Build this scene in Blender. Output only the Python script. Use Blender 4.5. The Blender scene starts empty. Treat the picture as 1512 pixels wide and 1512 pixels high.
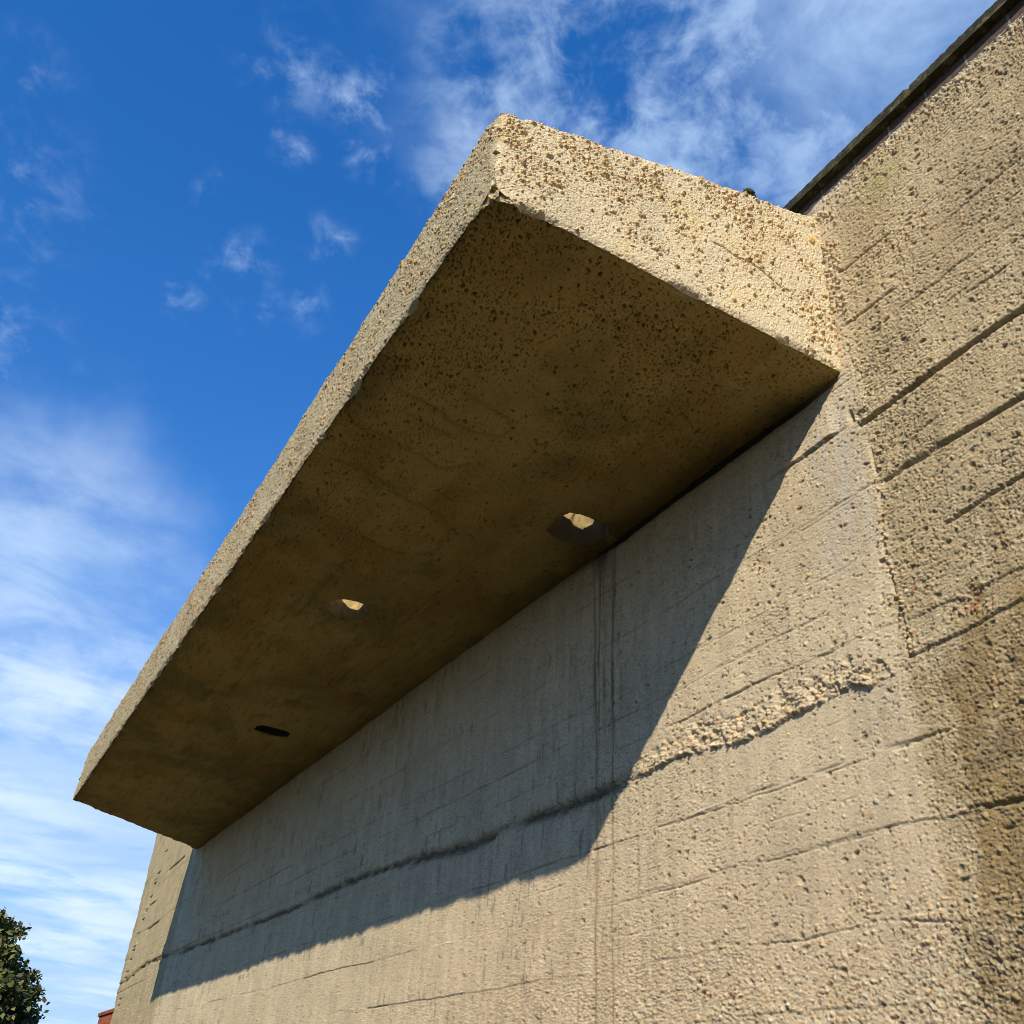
import bpy, math
import numpy as np
from mathutils import Matrix, Vector

# ---------------------------------------------------------------- camera, sky, sun, exposure
SC = bpy.context.scene
COL = SC.collection
EYE = 1.6                                    # metres above the ground
cam_d = bpy.data.cameras.new("camera")
cam = bpy.data.objects.new("camera", cam_d); COL.objects.link(cam)
RIGHT = Vector((0.490067, 0.869406, 0.062995))
DOWN = Vector((-0.442787, 0.310537, -0.841134))
FWD = Vector((-0.750849, 0.384318, 0.537146))
m = Matrix((RIGHT, -DOWN, -FWD)).transposed().to_4x4(); m.translation = (0, 0, EYE)
cam.matrix_world = m
cam_d.sensor_width = 36; cam_d.sensor_fit = 'HORIZONTAL'
cam_d.lens = 36 * 1441.4 / 1512
cam_d.clip_start = 0.05; cam_d.clip_end = 6000
SC.camera = cam
SC.view_settings.view_transform = 'Standard'; SC.view_settings.look = 'None'
SC.view_settings.exposure = 0.37; SC.view_settings.gamma = 1
SC.render.engine = 'CYCLES'
SC.cycles.filter_width = 0.95
SC.cycles.max_bounces = 6; SC.cycles.diffuse_bounces = 4

SUN = Vector((0.6192, -0.5483, 0.5621)).normalized()          # towards the sun
sd = bpy.data.lights.new("sun", 'SUN'); sd.energy = 5.0; sd.angle = math.radians(0.5); sd.color = (1, 0.895, 0.71)
so = bpy.data.objects.new("sun", sd); COL.objects.link(so)
so.rotation_euler = SUN.to_track_quat('Z', 'Y').to_euler(); so.location = (30, -30, 30)

W = bpy.data.worlds.new("World"); SC.world = W; W.use_nodes = True
nt = W.node_tree; nt.nodes.clear()
def N(t, **k):
    n = nt.nodes.new(t)
    for a, b in k.items(): setattr(n, a, b)
    return n
def L(a, b): nt.links.new(a, b)
def val(s, x):
    if hasattr(x, 'links') or hasattr(x, 'is_linked'): L(x, s)
    else: s.default_value = x
def mth(op, a, b=0.0, clamp=False):
    n = N('ShaderNodeMath', operation=op); n.use_clamp = clamp
    val(n.inputs[0], a); val(n.inputs[1], b); return n.outputs[0]
def mapr(x, a, b, c=0.0, d=1.0, smooth=True):
    n = N('ShaderNodeMapRange'); n.interpolation_type = 'SMOOTHSTEP' if smooth else 'LINEAR'
    val(n.inputs[0], x); n.inputs[1].default_value = a; n.inputs[2].default_value = b
    n.inputs[3].default_value = c; n.inputs[4].default_value = d; return n.outputs[0]
out = N('ShaderNodeOutputWorld'); bg = N('ShaderNodeBackground'); L(bg.outputs[0], out.inputs[0])
bg.inputs[1].default_value = 0.14
sky = N('ShaderNodeTexSky', sky_type='NISHITA'); sky.sun_disc = False
sky.sun_elevation = math.radians(34.2); sky.sun_rotation = math.radians(131.5)
sky.air_density = 1.0; sky.dust_density = 0.0; sky.ozone_density = 2.0; sky.altitude = 300
gmm = N('ShaderNodeGamma'); gmm.inputs[1].default_value = 0.80; L(sky.outputs[0], gmm.inputs[0])
hs = N('ShaderNodeHueSaturation'); L(gmm.outputs[0], hs.inputs['Color'])
hs.inputs['Hue'].default_value = 0.514; hs.inputs['Saturation'].default_value = 1.55; hs.inputs['Value'].default_value = 1.52
tc = N('ShaderNodeTexCoord'); DIR = tc.outputs['Generated']
sep = N('ShaderNodeSeparateXYZ'); L(DIR, sep.inputs[0])
zc = mth('ADD', mth('MAXIMUM', sep.outputs[2], 0.0), 0.10)
comb = N('ShaderNodeCombineXYZ')
L(mth('DIVIDE', sep.outputs[0], zc), comb.inputs[0]); L(mth('DIVIDE', sep.outputs[1], zc), comb.inputs[1])
P = comb.outputs[0]                                             # point on a flat cloud layer
def noise(vec, scale, detail=6, rough=0.55, dist=0.0, loc=(0, 0, 0), sc=(1, 1, 1), rot=0):
    mp = N('ShaderNodeMapping'); L(vec, mp.inputs[0]); mp.inputs['Location'].default_value = loc
    mp.inputs['Scale'].default_value = sc; mp.inputs['Rotation'].default_value = (0, 0, rot)
    n = N('ShaderNodeTexNoise'); L(mp.outputs[0], n.inputs['Vector'])
    n.inputs['Scale'].default_value = scale; n.inputs['Detail'].default_value = detail
    n.inputs['Roughness'].default_value = rough; n.inputs['Distortion'].default_value = dist
    return n.outputs[0]
def blob(d, r0, r1, warp=None):
    v = N('ShaderNodeVectorMath', operation='DISTANCE'); L(warp or DIR, v.inputs[0])
    q = Vector(d).normalized(); v.inputs[1].default_value = q
    return mapr(v.outputs['Value'], r0, r1, 1.0, 0.0)
def wsum(xs):
    r = xs[0]
    for x in xs[1:]: r = mth('MAXIMUM', r, x)
    return r
# a warped direction so that cloud outlines are torn, not round
wn = N('ShaderNodeTexNoise'); L(DIR, wn.inputs['Vector']); wn.inputs['Scale'].default_value = 9; wn.inputs['Detail'].default_value = 5
wv = N('ShaderNodeVectorMath', operation='SUBTRACT'); L(wn.outputs['Color'], wv.inputs[0]); wv.inputs[1].default_value = (.5, .5, .5)
wm = N('ShaderNodeVectorMath', operation='SCALE'); L(wv.outputs[0], wm.inputs[0]); wm.inputs['Scale'].default_value = 0.16
wa = N('ShaderNodeVectorMath', operation='ADD'); L(DIR, wa.inputs[0]); L(wm.outputs[0], wa.inputs[1])
WD = wa.outputs[0]
wm2 = N('ShaderNodeVectorMath', operation='SCALE'); L(wv.outputs[0], wm2.inputs[0]); wm2.inputs['Scale'].default_value = 0.10
wa2 = N('ShaderNodeVectorMath', operation='ADD'); L(DIR, wa2.inputs[0]); L(wm2.outputs[0], wa2.inputs[1])
WD2 = wa2.outputs[0]
# 1 torn high cloud over the top right
n1 = noise(P, 6.5, 9, 0.60, 0.35, (3.1, 1.7, 0), (1.0, 1.0, 1), 0.4)
n1b = noise(P, 21, 8, 0.62, 0.5, (1, 5, 0))
hi = wsum([blob((-.42, .35, .84), 0.08, 0.30, WD), blob((-.325, .464, .824), 0.05, 0.30, WD), blob((-.53, .22, .82), 0.0, 0.14, WD)])
c1 = mth('MULTIPLY', mapr(mth('ADD', n1, mth('MULTIPLY', n1b, 0.45)), 0.56, 0.90), hi)
c1 = mth('MULTIPLY', c1, 0.68)
c1x = mth('MULTIPLY', blob((-.29, .47, .835), 0.0, 0.17, WD), mapr(n1, 0.28, 0.62, 0.35, 0.92))
# 2 small torn puffs
puffs = []
for d, r, k in (((-.6876, .0045, .7261), .022, .75), ((-.6861, .1368, .7146), .026, .7), ((-.730, .060, .681), .030, .6),
                ((-.745, .085, .661), .018, .5), ((-.7664, .0216, .642), .020, .5), ((-.731, .1222, .6713), .022, .5),
                ((-.6443, .0722, .7614), .020, .6), ((-.6228, .1343, .7708), .026, .5), ((-.5831, .1998, .7875), .04, .6),
                ((-.5797, .0502, .8133), .045, .6), ((-.5785, .1005, .8082), .042, .8), ((-.60, .02, .80), .03, .4), ((-.63, .05, .776), .012, .4),
                ((-.6667, -.1584, .7283), .04, .30), ((-.7272, -.124, .6751), .06, .35), ((-.80, -.13, .585), .07, .3)):
    puffs.append(mth('MULTIPLY', blob(d, r * 0.0, r * 1.5, WD2), k))
n2 = noise(P, 17, 8, 0.62, 0.25, (2, 1, 0), (1, 1, 1), .5)
c2 = mth('MULTIPLY', wsum(puffs), mapr(n2, 0.44, 0.82))
# 3 low milky layer with flat bands towards the horizon
n3 = noise(P, 0.85, 9, 0.60, 0.9, (0.2, 0.45, 0), (1.0, 0.8, 1), 0.2)
n3b = noise(P, 2.6, 8, 0.62, 0.5, (4, 2, 0), (1, .55, 1), 0.3)
n3c = noise(P, 4.2, 10, 0.60, 0.4, (1, 6, 0), (1, .7, 1), 0.5)
el = sep.outputs[2]
low = mth('MULTIPLY', mth('MULTIPLY', mapr(el, 0.53, 0.30), mapr(sep.outputs[0], -0.15, -0.55)), mapr(el, 0.0, 0.10, 0.75, 1.0))
thr = mapr(el, 0.50, 0.30, 0.12, -0.20)
c3 = mapr(mth('SUBTRACT', mth('ADD', mth('MULTIPLY', n3, 0.75), mth('MULTIPLY', n3c, 0.50)), mth('ADD', thr, 0.60)), 0.0, 0.34)
c3 = mth('MULTIPLY', c3, low)
left = mth('MULTIPLY', blob((-.905, -.04, .40), 0.0, 0.21, WD), mapr(n3c, 0.30, 0.68, 0.28, 0.92))
cl = mth('MINIMUM', wsum([c1, c1x, c2, c3, left]), 0.88)
cshade = noise(P, 1.7, 7, 0.6, 0.4, (7, 3, 0), (1, .6, 1))
cc = N('ShaderNodeMix', data_type='RGBA'); L(mapr(cshade, 0.35, 0.7), cc.inputs[0])
cc.inputs[6].default_value = (2.7, 3.9, 5.7, 1); cc.inputs[7].default_value = (4.5, 5.4, 6.6, 1)
hz = N('ShaderNodeMix', data_type='RGBA'); L(mapr(el, 0.42, 0.0, 0.0, 0.85, False), hz.inputs[0]); L(hs.outputs[0], hz.inputs[6]); hz.inputs[7].default_value = (1.05, 2.2, 4.3, 1)
mx = N('ShaderNodeMix', data_type='RGBA'); L(cl, mx.inputs[0]); L(hz.outputs[2], mx.inputs[6]); L(cc.outputs[2], mx.inputs[7])
L(mx.outputs[2], bg.inputs[0])

# ---------------------------------------------------------------- numeric noise
def hsh(ix, iy, iz, seed):
    h = (ix.astype(np.int64) * 374761393 + iy.astype(np.int64) * 668265263 + iz.astype(np.int64) * 2147483647 + seed * 974634533) & 0xFFFFFFFF
    h = ((h ^ (h >> 13)) * 1274126177) & 0xFFFFFFFF
    h = ((h ^ (h >> 16)) * 2246822519) & 0xFFFFFFFF
    return ((h ^ (h >> 15)) & 0xFFFFFF).astype(np.float32) / np.float32(0xFFFFFF)
def fade(t): return t * t * (3 - 2 * t)
def vn2(x, y, seed=0):
    ix = np.floor(x); iy = np.floor(y); fx = fade(x - ix); fy = fade(y - iy); z = np.zeros(1, np.int64)
    a = hsh(ix, iy, z, seed); b = hsh(ix + 1, iy, z, seed); c = hsh(ix, iy + 1, z, seed); d = hsh(ix + 1, iy + 1, z, seed)
    return (a + (b - a) * fx) * (1 - fy) + (c + (d - c) * fx) * fy
def fbm2(x, y, seed=0, o=4, g=0.55):
    r = 0; A = 1; S = 0
    for k in range(o):
        r = r + A * vn2(x * 2 ** k + 17.3 * k, y * 2 ** k - 9.1 * k, seed + k); S += A; A *= g
    return r / S
def vn3(x, y, z, seed=0):
    ix = np.floor(x); iy = np.floor(y); iz = np.floor(z); fx = fade(x - ix); fy = fade(y - iy); fz = fade(z - iz)
    r = 0
    for dx in (0, 1):
        for dy in (0, 1):
            for dz in (0, 1):
                w = (fx if dx else 1 - fx) * (fy if dy else 1 - fy) * (fz if dz else 1 - fz)
                r = r + w * hsh(ix + dx, iy + dy, iz + dz, seed)
    return r
def fbm3(x, y, z, seed=0, o=3, g=0.55):
    r = 0; A = 1; S = 0
    for k in range(o):
        r = r + A * vn3(x * 2 ** k + 7.3 * k, y * 2 ** k - 3.1 * k, z * 2 ** k + 5.7 * k, seed + k); S += A; A *= g
    return r / S
def worley2(x, y, seed):
    """nearest stone: distance / its radius (ellipse), an id and a second random number"""
    cx = np.floor(x); cy = np.floor(y); z = np.zeros(1, np.int64)
    best = np.full(x.shape, 9, np.float32); bid = np.zeros(x.shape, np.float32); bj = np.zeros(x.shape, np.float32)
    for i in (-1, 0, 1):
        for j in (-1, 0, 1):
            qx = cx + i; qy = cy + j
            px = qx + .15 + .7 * hsh(qx, qy, z, seed); py = qy + .15 + .7 * hsh(qx, qy, z, seed + 1)
            idn = hsh(qx, qy, z, seed + 2); rr = .26 + .34 * hsh(qx, qy, z, seed + 3); an = 3.1416 * hsh(qx, qy, z, seed + 4)
            dx = x - px; dy = y - py; c = np.cos(an); s = np.sin(an)
            u = (dx * c + dy * s) / rr; v = (-dx * s + dy * c) / (rr * .68)
            d = np.sqrt(u * u + v * v).astype(np.float32); k = d < best
            best = np.where(k, d, best); bid = np.where(k, idn, bid); bj = np.where(k, rr, bj)
    return best, bid, bj
def worley3(x, y, z, seed):
    cx = np.floor(x); cy = np.floor(y); cz = np.floor(z)
    best = np.full(x.shape, 9, np.float32); bid = np.zeros(x.shape, np.float32); bj = np.zeros(x.shape, np.float32)
    for i in (-1, 0, 1):
        for j in (-1, 0, 1):
            for k in (-1, 0, 1):
                qx = cx + i; qy = cy + j; qz = cz + k
                px = qx + .1 + .8 * hsh(qx, qy, qz, seed); py = qy + .1 + .8 * hsh(qx, qy, qz, seed + 1); pz = qz + .1 + .8 * hsh(qx, qy, qz, seed + 2)
                rr = .36 + .36 * hsh(qx, qy, qz, seed + 3)
                d = (np.sqrt((x - px) ** 2 + ((y - py)) ** 2 + ((z - pz) / .8) ** 2) / rr).astype(np.float32); kk = d < best
                best = np.where(kk, d, best); bid = np.where(kk, hsh(qx, qy, qz, seed + 4), bid); bj = np.where(kk, rr, bj)
    return best, bid, bj
def sst(x, a, b):
    t = np.clip((x - a) / (b - a), 0, 1); return t * t * (3 - 2 * t)
def mixc(c, c2, w): return c + (np.asarray(c2, np.float32) - c) * w[..., None]
STONES = np.array([(.52, .38, .18), (.46, .25, .09), (.56, .46, .28), (.34, .20, .09), (.42, .19, .07), (.30, .10, .05), (.66, .60, .46),
                   (.15, .12, .10), (.62, .54, .36), (.44, .36, .24), (.52, .31, .09), (.30, .27, .22), (.60, .50, .30), (.50, .42, .28)], np.float32)
def stone_col(i): return STONES[np.minimum((i * 97.13 % 1 * len(STONES)).astype(int), len(STONES) - 1)]

def grid_mesh(name, Pt, col, mat, parent=None, extra=None, keep=None, smooth=True):
    """Pt: (n,m,3) points, col: (n,m,3) albedo"""
    n, k = Pt.shape[:2]
    v = Pt.reshape(-1, 3).astype(np.float32); c = col.reshape(-1, 3).astype(np.float32)
    idx = np.arange(n * k).reshape(n, k)
    f = np.stack([idx[:-1, :-1], idx[:-1, 1:], idx[1:, 1:], idx[1:, :-1]], -1)
    f = f[keep] if keep is not None else f.reshape(-1, 4)
    return raw_mesh(name, v, f, c, mat, parent, smooth)
def raw_mesh(name, v, f, c, mat, parent=None, smooth=True):
    me = bpy.data.meshes.new(name)
    me.vertices.add(len(v)); me.vertices.foreach_set('co', v.astype(np.float32).ravel())
    me.loops.add(len(f) * 4); me.loops.foreach_set('vertex_index', f.astype(np.int32).ravel())
    me.polygons.add(len(f)); me.polygons.foreach_set('loop_start', np.arange(0, len(f) * 4, 4, dtype=np.int32))
    me.polygons.foreach_set('loop_total', np.full(len(f), 4, np.int32))
    if smooth: me.polygons.foreach_set('use_smooth', np.ones(len(f), bool))
    if c is not None:
        a = me.color_attributes.new('Tone', 'FLOAT_COLOR', 'POINT')
        a.data.foreach_set('color', np.concatenate([c, np.ones((len(c), 1), np.float32)], 1).astype(np.float32).ravel())
    me.update(calc_edges=True); me.validate(clean_customdata=False)
    o = bpy.data.objects.new(name, me); COL.objects.link(o); me.materials.append(mat)
    if parent: o.parent = parent
    return o
def tag(o, label=None, cat=None, group=None, kind=None):
    for k, x in (('label', label), ('category', cat), ('group', group), ('kind', kind)):
        if x: o[k] = x
    return o
def empty(name, loc):
    o = bpy.data.objects.new(name, None); COL.objects.link(o); o.location = loc; return o

# ---------------------------------------------------------------- materials
def material(name, build):
    global nt
    mt = bpy.data.materials.new(name); mt.use_nodes = True; old = nt; nt = mt.node_tree; nt.nodes.clear()
    o = N('ShaderNodeOutputMaterial'); b = N('ShaderNodeBsdfPrincipled'); L(b.outputs[0], o.inputs[0])
    b.inputs['Roughness'].default_value = 0.9; b.inputs['Specular IOR Level'].default_value = 0.15
    build(b); nt = old; return mt
def concrete_mat(name, speck=0.30, bump=0.5, fine=420.0, coarse=90.0):
    def build(b):
        at = N('ShaderNodeAttribute', attribute_name='Tone')
        t = N('ShaderNodeTexCoord').outputs['Object']
        a = noise(t, fine, 3, 0.6); c = noise(t, coarse, 4, 0.6); e = noise(t, 3.0, 5, 0.6)
        vv = mth('ADD', mapr(a, .3, .7, 1 - speck, 1 + speck * .8, False), mapr(c, .3, .7, -.12, .10, False))
        vv = mth('MULTIPLY', vv, mapr(e, .3, .7, .93, 1.06, False))
        sc = N('ShaderNodeVectorMath', operation='SCALE'); L(at.outputs['Color'], sc.inputs[0]); L(vv, sc.inputs['Scale'])
        L(sc.outputs[0], b.inputs['Base Color'])
        bp = N('ShaderNodeBump'); bp.inputs['Strength'].default_value = bump; bp.inputs['Distance'].default_value = 0.004
        L(mth('ADD', mth('MULTIPLY', a, .6), c), bp.inputs['Height']); L(bp.outputs[0], b.inputs['Normal'])
    return material(name, build)
M_WALL = concrete_mat('board_marked_concrete', .42, 0.65, 360.0, 150.0)
M_CAN = concrete_mat('pebbly_concrete', 0.38, 0.9, 330, 120)
M_SOF = concrete_mat('stained_soffit_concrete', 0.22, 0.35, 300, 60)
M_COP = concrete_mat('mossy_coping_concrete', 0.65, 0.9, 160, 45)

# ---------------------------------------------------------------- ground
GX = 900
def ground_build(b):
    t = N('ShaderNodeTexCoord').outputs['Object']
    a = noise(t, .35, 6, .6); c = noise(t, 14, 5, .7)
    r = N('ShaderNodeValToRGB'); L(mth('ADD', mth('MULTIPLY', a, .6), mth('MULTIPLY', c, .4)), r.inputs[0])
    r.color_ramp.elements[0].position = .35; r.color_ramp.elements[0].color = (.026, .029, .010, 1)
    r.color_ramp.elements[1].position = .65; r.color_ramp.elements[1].color = (.082, .068, .028, 1)
    L(r.outputs[0], b.inputs['Base Color'])
    bp = N('ShaderNodeBump'); bp.inputs['Strength'].default_value = .6; bp.inputs['Distance'].default_value = .05; L(c, bp.inputs['Height']); L(bp.outputs[0], b.inputs['Normal'])
M_GR = material('worn_grass_ground', ground_build)
gs = np.concatenate([-np.geomspace(3000, 2, 40), np.linspace(-1.8, 1.8, 7), np.geomspace(2, 3000, 40)])
gx, gy = np.meshgrid(gs, gs, indexing='ij')
gz = (fbm2(gx * .13, gy * .13, 3, 3) - .5) * .12
gz = np.where(np.hypot(gx, gy) < 60, gz, gz) - 0.06
g = grid_mesh('ground', np.stack([gx, gy, gz], -1), np.ones(gx.shape + (3,)), M_GR); tag(g, kind='structure')

# ---------------------------------------------------------------- the concrete building
DW = 2.88                                     # wall plane, metres in front of the eye
A0, A1 = 2.373, 14.476                        # near and far end of the canopy, measured along the wall (a = -X)
ZS = 1.6 + 4.2806 * .72                       # soffit height at the wall
DEP = 1.867                                   # canopy depth
BEND, BA = 14.75, math.radians(2.0)           # the wall turns slightly away past the canopy
ZT = 5.835
def wall_xyz(a, z, h):
    """point on the wall: a metres along it, z up, h metres proud of it"""
    k = np.maximum(a - BEND, 0)
    aa = np.minimum(a, BEND) + k * math.cos(BA) + h * math.sin(BA) * (k > 0)
    y = DW + k * math.sin(BA) - h
    return np.stack([-aa, y, z], -1)
building = empty('concrete_building', (-6, 3.2, 0))
tag(building, 'board-marked pebbly concrete building with a deep slab canopy jutting from its wall', 'building')
building_inv = Matrix.Translation((6, -3.2, 0))
def own(o):
    o.parent = building; o.matrix_parent_inverse = building_inv; return o

def lineat(pts, a):
    p = sorted(pts); return np.interp(a, [q[0] for q in p], [q[1] for q in p])
def within(a, lo, hi, s=.05): return sst(a, lo - s, lo + s) * (1 - sst(a, hi - s, hi + s))

def build_wall():
    th = np.arange(math.atan(.55 / DW), math.atan(19.30 / DW), .00108)
    ac = np.concatenate([np.arange(-8, .55, .09), DW * np.tan(th), [19.30]])
    zc_ = np.concatenate([np.arange(-.3, 1.75, .05), np.arange(1.75, ZT, .0041), [ZT]])
    a, z = np.meshgrid(ac, zc_, indexing='ij')
    a = a.astype(np.float32); z = z.astype(np.float32)
    wob = lambda s, amp, seed: (fbm2(a * s, np.zeros_like(a), seed, 3) - .5) * 2 * amp
    h = (fbm2(a * .9, z * .9, 1, 3) - .5) * .022
    right = 1 - sst(a + (fbm2(a * 9, z * 9, 31, 3) - .5) * .05, 2.24, 2.33)       # outer panel beside the canopy
    far = sst(a, 14.62, 14.80)
    panel = (1 - right) * (1 - far)
    # boards: each lift sits a little in or out, with a thin fin or gap at its joint
    joints = [5.58, 5.255, 4.926, 4.65, 4.365, 4.007, 3.69, 3.53, 3.36, 3.18, 2.885, 2.608, 2.30, 2.04, 1.74, 1.45, 1.1, .8, .5, .2]
    jz = np.array(sorted(joints))
    zz = z + wob(2.3, .012, 41) + wob(.5, .014, 48) * panel
    row = np.searchsorted(jz, zz)
    seg = np.floor(a / 2.4 + row * .37).astype(np.int64)
    h += (hsh(row, seg, np.zeros(1, np.int64), 5) - .5) * .007
    lo = jz[np.clip(row - 1, 0, len(jz) - 1)]; hi = jz[np.clip(row, 0, len(jz) - 1)]
    dj = np.minimum(np.abs(zz - lo), np.abs(hi - zz)); jrow = np.where(np.abs(zz - lo) < np.abs(hi - zz), row - 1, row)
    jm = fbm2(a * 5 + jrow * 13.7, jrow * 3.1 + 0 * a, 6, 4)
    jr = hsh(jrow, np.zeros_like(jrow), np.zeros(1, np.int64), 8)
    h += np.exp(-(dj / .005) ** 2) * sst(jm, .5, .75) * (.0015 + .003 * jr)
    h -= np.exp(-(dj / .006) ** 2) * sst(jm, .47, .33) * (.002 + .005 * jr)
    # weak second set of narrow board lines
    q = (zz * 6.45 + .3) % 1; dq = np.minimum(q, 1 - q) / 6.45
    h -= np.exp(-(dq / .004) ** 2) * sst(fbm2(a * 3, np.floor(zz * 6.45 + .8) * 7.7, 77, 3), .58, .8) * .005
    # grain
    gn = fbm2(a * 105, z * 150, 11, 3, .72) - .5
    big = fbm2(a * 1.4, z * 1.4, 14, 3)
    rough = .45 + .55 * right + .5 * sst(z, 2.45, 2.0) * (1 - sst(a, 5, 8)) + .5 * sst(big, .5, .68)
    rough = rough * (1 - .35 * within(a, 2.9, 6, .6) * sst(z, 3.15, 3.05) * sst(z, 2.45, 2.6))
    rough = np.clip(rough, .25, 1.7)
    da_ = np.gradient(ac)[:, None].astype(np.float32); att = np.clip(.010 / da_, .22, 1)
    rough = rough * np.where(a > 2, att, 1)
    h += gn * .0038 * rough
    wn_ = hsh(np.arange(a.shape[0])[:, None] + 0 * a, np.arange(a.shape[1])[None, :] + 0 * a, np.zeros(1, np.int64), 19)
    h += (wn_ - .5) * .0040 * rough - (wn_ > .945) * (.0060 - .0030 * panel) * rough
    h += (fbm2(a * 30, z * 42, 15, 3) - .5) * .0030 * rough
    # pits left by lost stones and air
    pit_ = []
    for sc_, dens, dp, sd_ in ((62, .22, .0065, 100), (30, .05, .010, 120), (100, .26, .0045, 140)):
        d, i, r = worley2(a * sc_ * .9, z * sc_ * 1.25, sd_)
        cl_ = sst(fbm2(a * 3.3, z * 3.3, sd_ + 9, 3), .36, .66)
        on = (i < dens * (1 - .3 * panel) * (.35 + 1.5 * cl_) * np.clip(rough, .5, 1.4))
        pv_ = np.where(on & (d < 1), np.sqrt(np.clip(1 - d * d, 0, 1)), 0); h -= pv_ * dp * (.5 + r) * np.where(a > 2, att, 1); pit_.append(pv_ * np.where(a > 2, att, 1))
    pitm = np.clip(sum(pit_), 0, 1)
    stone = np.zeros_like(a); sid = np.zeros_like(a)
    def stones(scale, mask, hh, seed):
        nonlocal h, stone, sid
        d, i, r = worley2(a * scale, z * scale, seed)
        on = (i < mask) & (d < 1)
        b = np.where(on, np.sqrt(np.clip(1 - d * d, 0, 1)), 0)
        h = h + b * hh * (r / .43) * np.where(a > 4.5, att, 1)
        stone = np.where(on, np.maximum(stone, sst(1 - d, 0, .25)), stone); sid = np.where(on, i / np.maximum(mask, 1e-3) * .999, sid)
    # scattered aggregate showing through, flush first
    stones(112, np.clip(.26 + .22 * right + .2 * sst(big, .45, .6), 0, .7), .0012, 190)
    stone *= .55
    ex = sst(fbm2(a * 2.1, z * 2.1, 55, 3), .46, .70)
    low = sst(z, 2.42, 2.15) * (1 - sst(a, 6, 9))
    stones(78, np.clip(.07 + .26 * ex * right + .30 * low + .06 * ex, 0, .6), .0040, 200)
    stones(44, np.clip(.022 + .10 * ex * right + .14 * low, 0, .4), .006, 220)
    # ---- right hand panel ledges
    def ledge(pts, a_lo, a_hi, step, slot, fall=.10, s=.03, wb=.006, seed=60, width=.008, gaps=0):
        nonlocal h
        zl = lineat(pts, a) + wob(6, wb, seed) + wob(30, wb * .35, seed + 1); mk = within(a, a_lo, a_hi, s)
        mod = .75 + .5 * fbm2(a * 7, 0 * a, seed + 2, 3)
        if gaps: mod = mod * (.15 + 1.1 * sst(fbm2(a * 3.7, 0 * a, seed + 7, 3), .36, .62))
        t = z - zl
        h = h + mk * np.where(t > 0, step * np.exp(-np.maximum(t, 0) / fall), 0) * mod
        h = h - mk * slot * mod * np.exp(-((t + width * .6) / width) ** 2)
        return t, mk
    ledge([(.5, 4.38), (1.491, 4.37), (1.841, 4.367), (2.318, 4.343)], -8, 2.315, .016, .018, seed=60)
    ledge([(2.454, 4.38), (2.716, 4.376)], 2.46, 2.86, .016, .004, seed=64)
    ledge([(.5, 4.01), (1.58, 4.007), (1.944, 4.008)], -8, 1.95, .012, .017, seed=68)
    ledge([(1.942, 4.017), (2.101, 4.012), (2.263, 4.003)], 1.95, 2.25, .003, .015, wb=.012, seed=72, width=.014)
    ledge([(.5, 3.70), (1.657, 3.696), (1.834, 3.691), (2.022, 3.669)], -8, 2.0, .008, .014, wb=.008, seed=76)
    ledge([(.5, 3.28), (1.767, 3.254), (2.026, 3.227), (2.258, 3.211)], -8, 2.24, .010, .003, seed=80)
    ledge([(1.7, 2.61), (2.12, 2.612)], -8, 2.12, .004, .012, wb=.012, seed=84)
    ledge([(2.168, 2.906), (2.35, 2.89)], 2.16, 2.40, .003, .008, wb=.01, seed=88)
    ledge([(1.94, 5.255), (2.3, 5.262)], 1.98, 2.30, .004, .008, seed=90)
    ledge([(2.0, 4.926), (2.27, 4.927)], 2.0, 2.30, .005, .007, seed=92)
    for zz0, lo_, hi_ in ((5.56, .6, 1.5), (5.27, .9, 1.75), (5.08, 1.1, 1.7), (4.80, .9, 1.95), (4.62, 1.2, 1.9)):
        ledge([(0, zz0), (3, zz0 - .01)], lo_, hi_, .0025, .005, wb=.014, seed=int(zz0 * 100), s=.2, width=.007, gaps=1)
    # thin joints on the lower wall
    for pts, lo_, hi_, sd_ in (([(4.136, 2.867), (3.696, 2.879), (3.012, 2.88), (2.531, 2.886), (2.168, 2.906)], 2.4, 4.2, 94),
                               ([(4.112, 2.584), (3.136, 2.607), (2.55, 2.609), (2.199, 2.616)], 2.2, 4.3, 96),
                               ([(3.437, 2.314), (2.961, 2.29), (2.602, 2.317), (2.201, 2.272)], 2.2, 3.2, 98)):
        ledge(pts, lo_, hi_, .002, .0035, wb=.006, seed=sd_, s=.15, width=.005, gaps=1)
    # vertical joint with a string of stones
    vz = [(1.7, 2.19), (2.0, 2.18), (2.41, 2.155), (2.9, 2.19), (3.237, 2.269), (3.535, 2.285), (3.727, 2.295), (4.017, 2.275), (4.187, 2.287), (4.597, 2.307), (5.8, 2.30)]
    av = np.interp(z, [p[0] for p in vz], [p[1] for p in vz]) + (fbm2(0 * a, z * 9, 33, 3) - .5) * .02
    dv = np.abs(a - av)
    vm = within(z, 3.24, 4.20, .03) + .25 * within(z, 4.2, 5.2, .1)
    h -= np.exp(-(dv / .007) ** 2) * .011 * vm * sst(fbm2(0 * a, z * 6, 34, 2), .25, .5)
    stones(52, .95 * np.exp(-(dv / .014) ** 2) * within(z, 3.52, 4.02, .05) + .8 * np.exp(-(dv / .022) ** 2) * within(z, 3.2, 3.5, .05), .011, 240)
    h += panel * .004
    # blow hole near the canopy corner
    bh = np.hypot((a - 2.362) / .014, (z - 4.415 - .3 * (a - 2.362)) / .034)
    h -= .035 * np.exp(-bh ** 4)
    bh2 = np.hypot((a - 2.30) / .05, (z - 4.395) / .014); h -= .020 * np.exp(-bh2 ** 4) * (fbm2(a * 60, z * 60, 35, 2) > .45)
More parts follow.
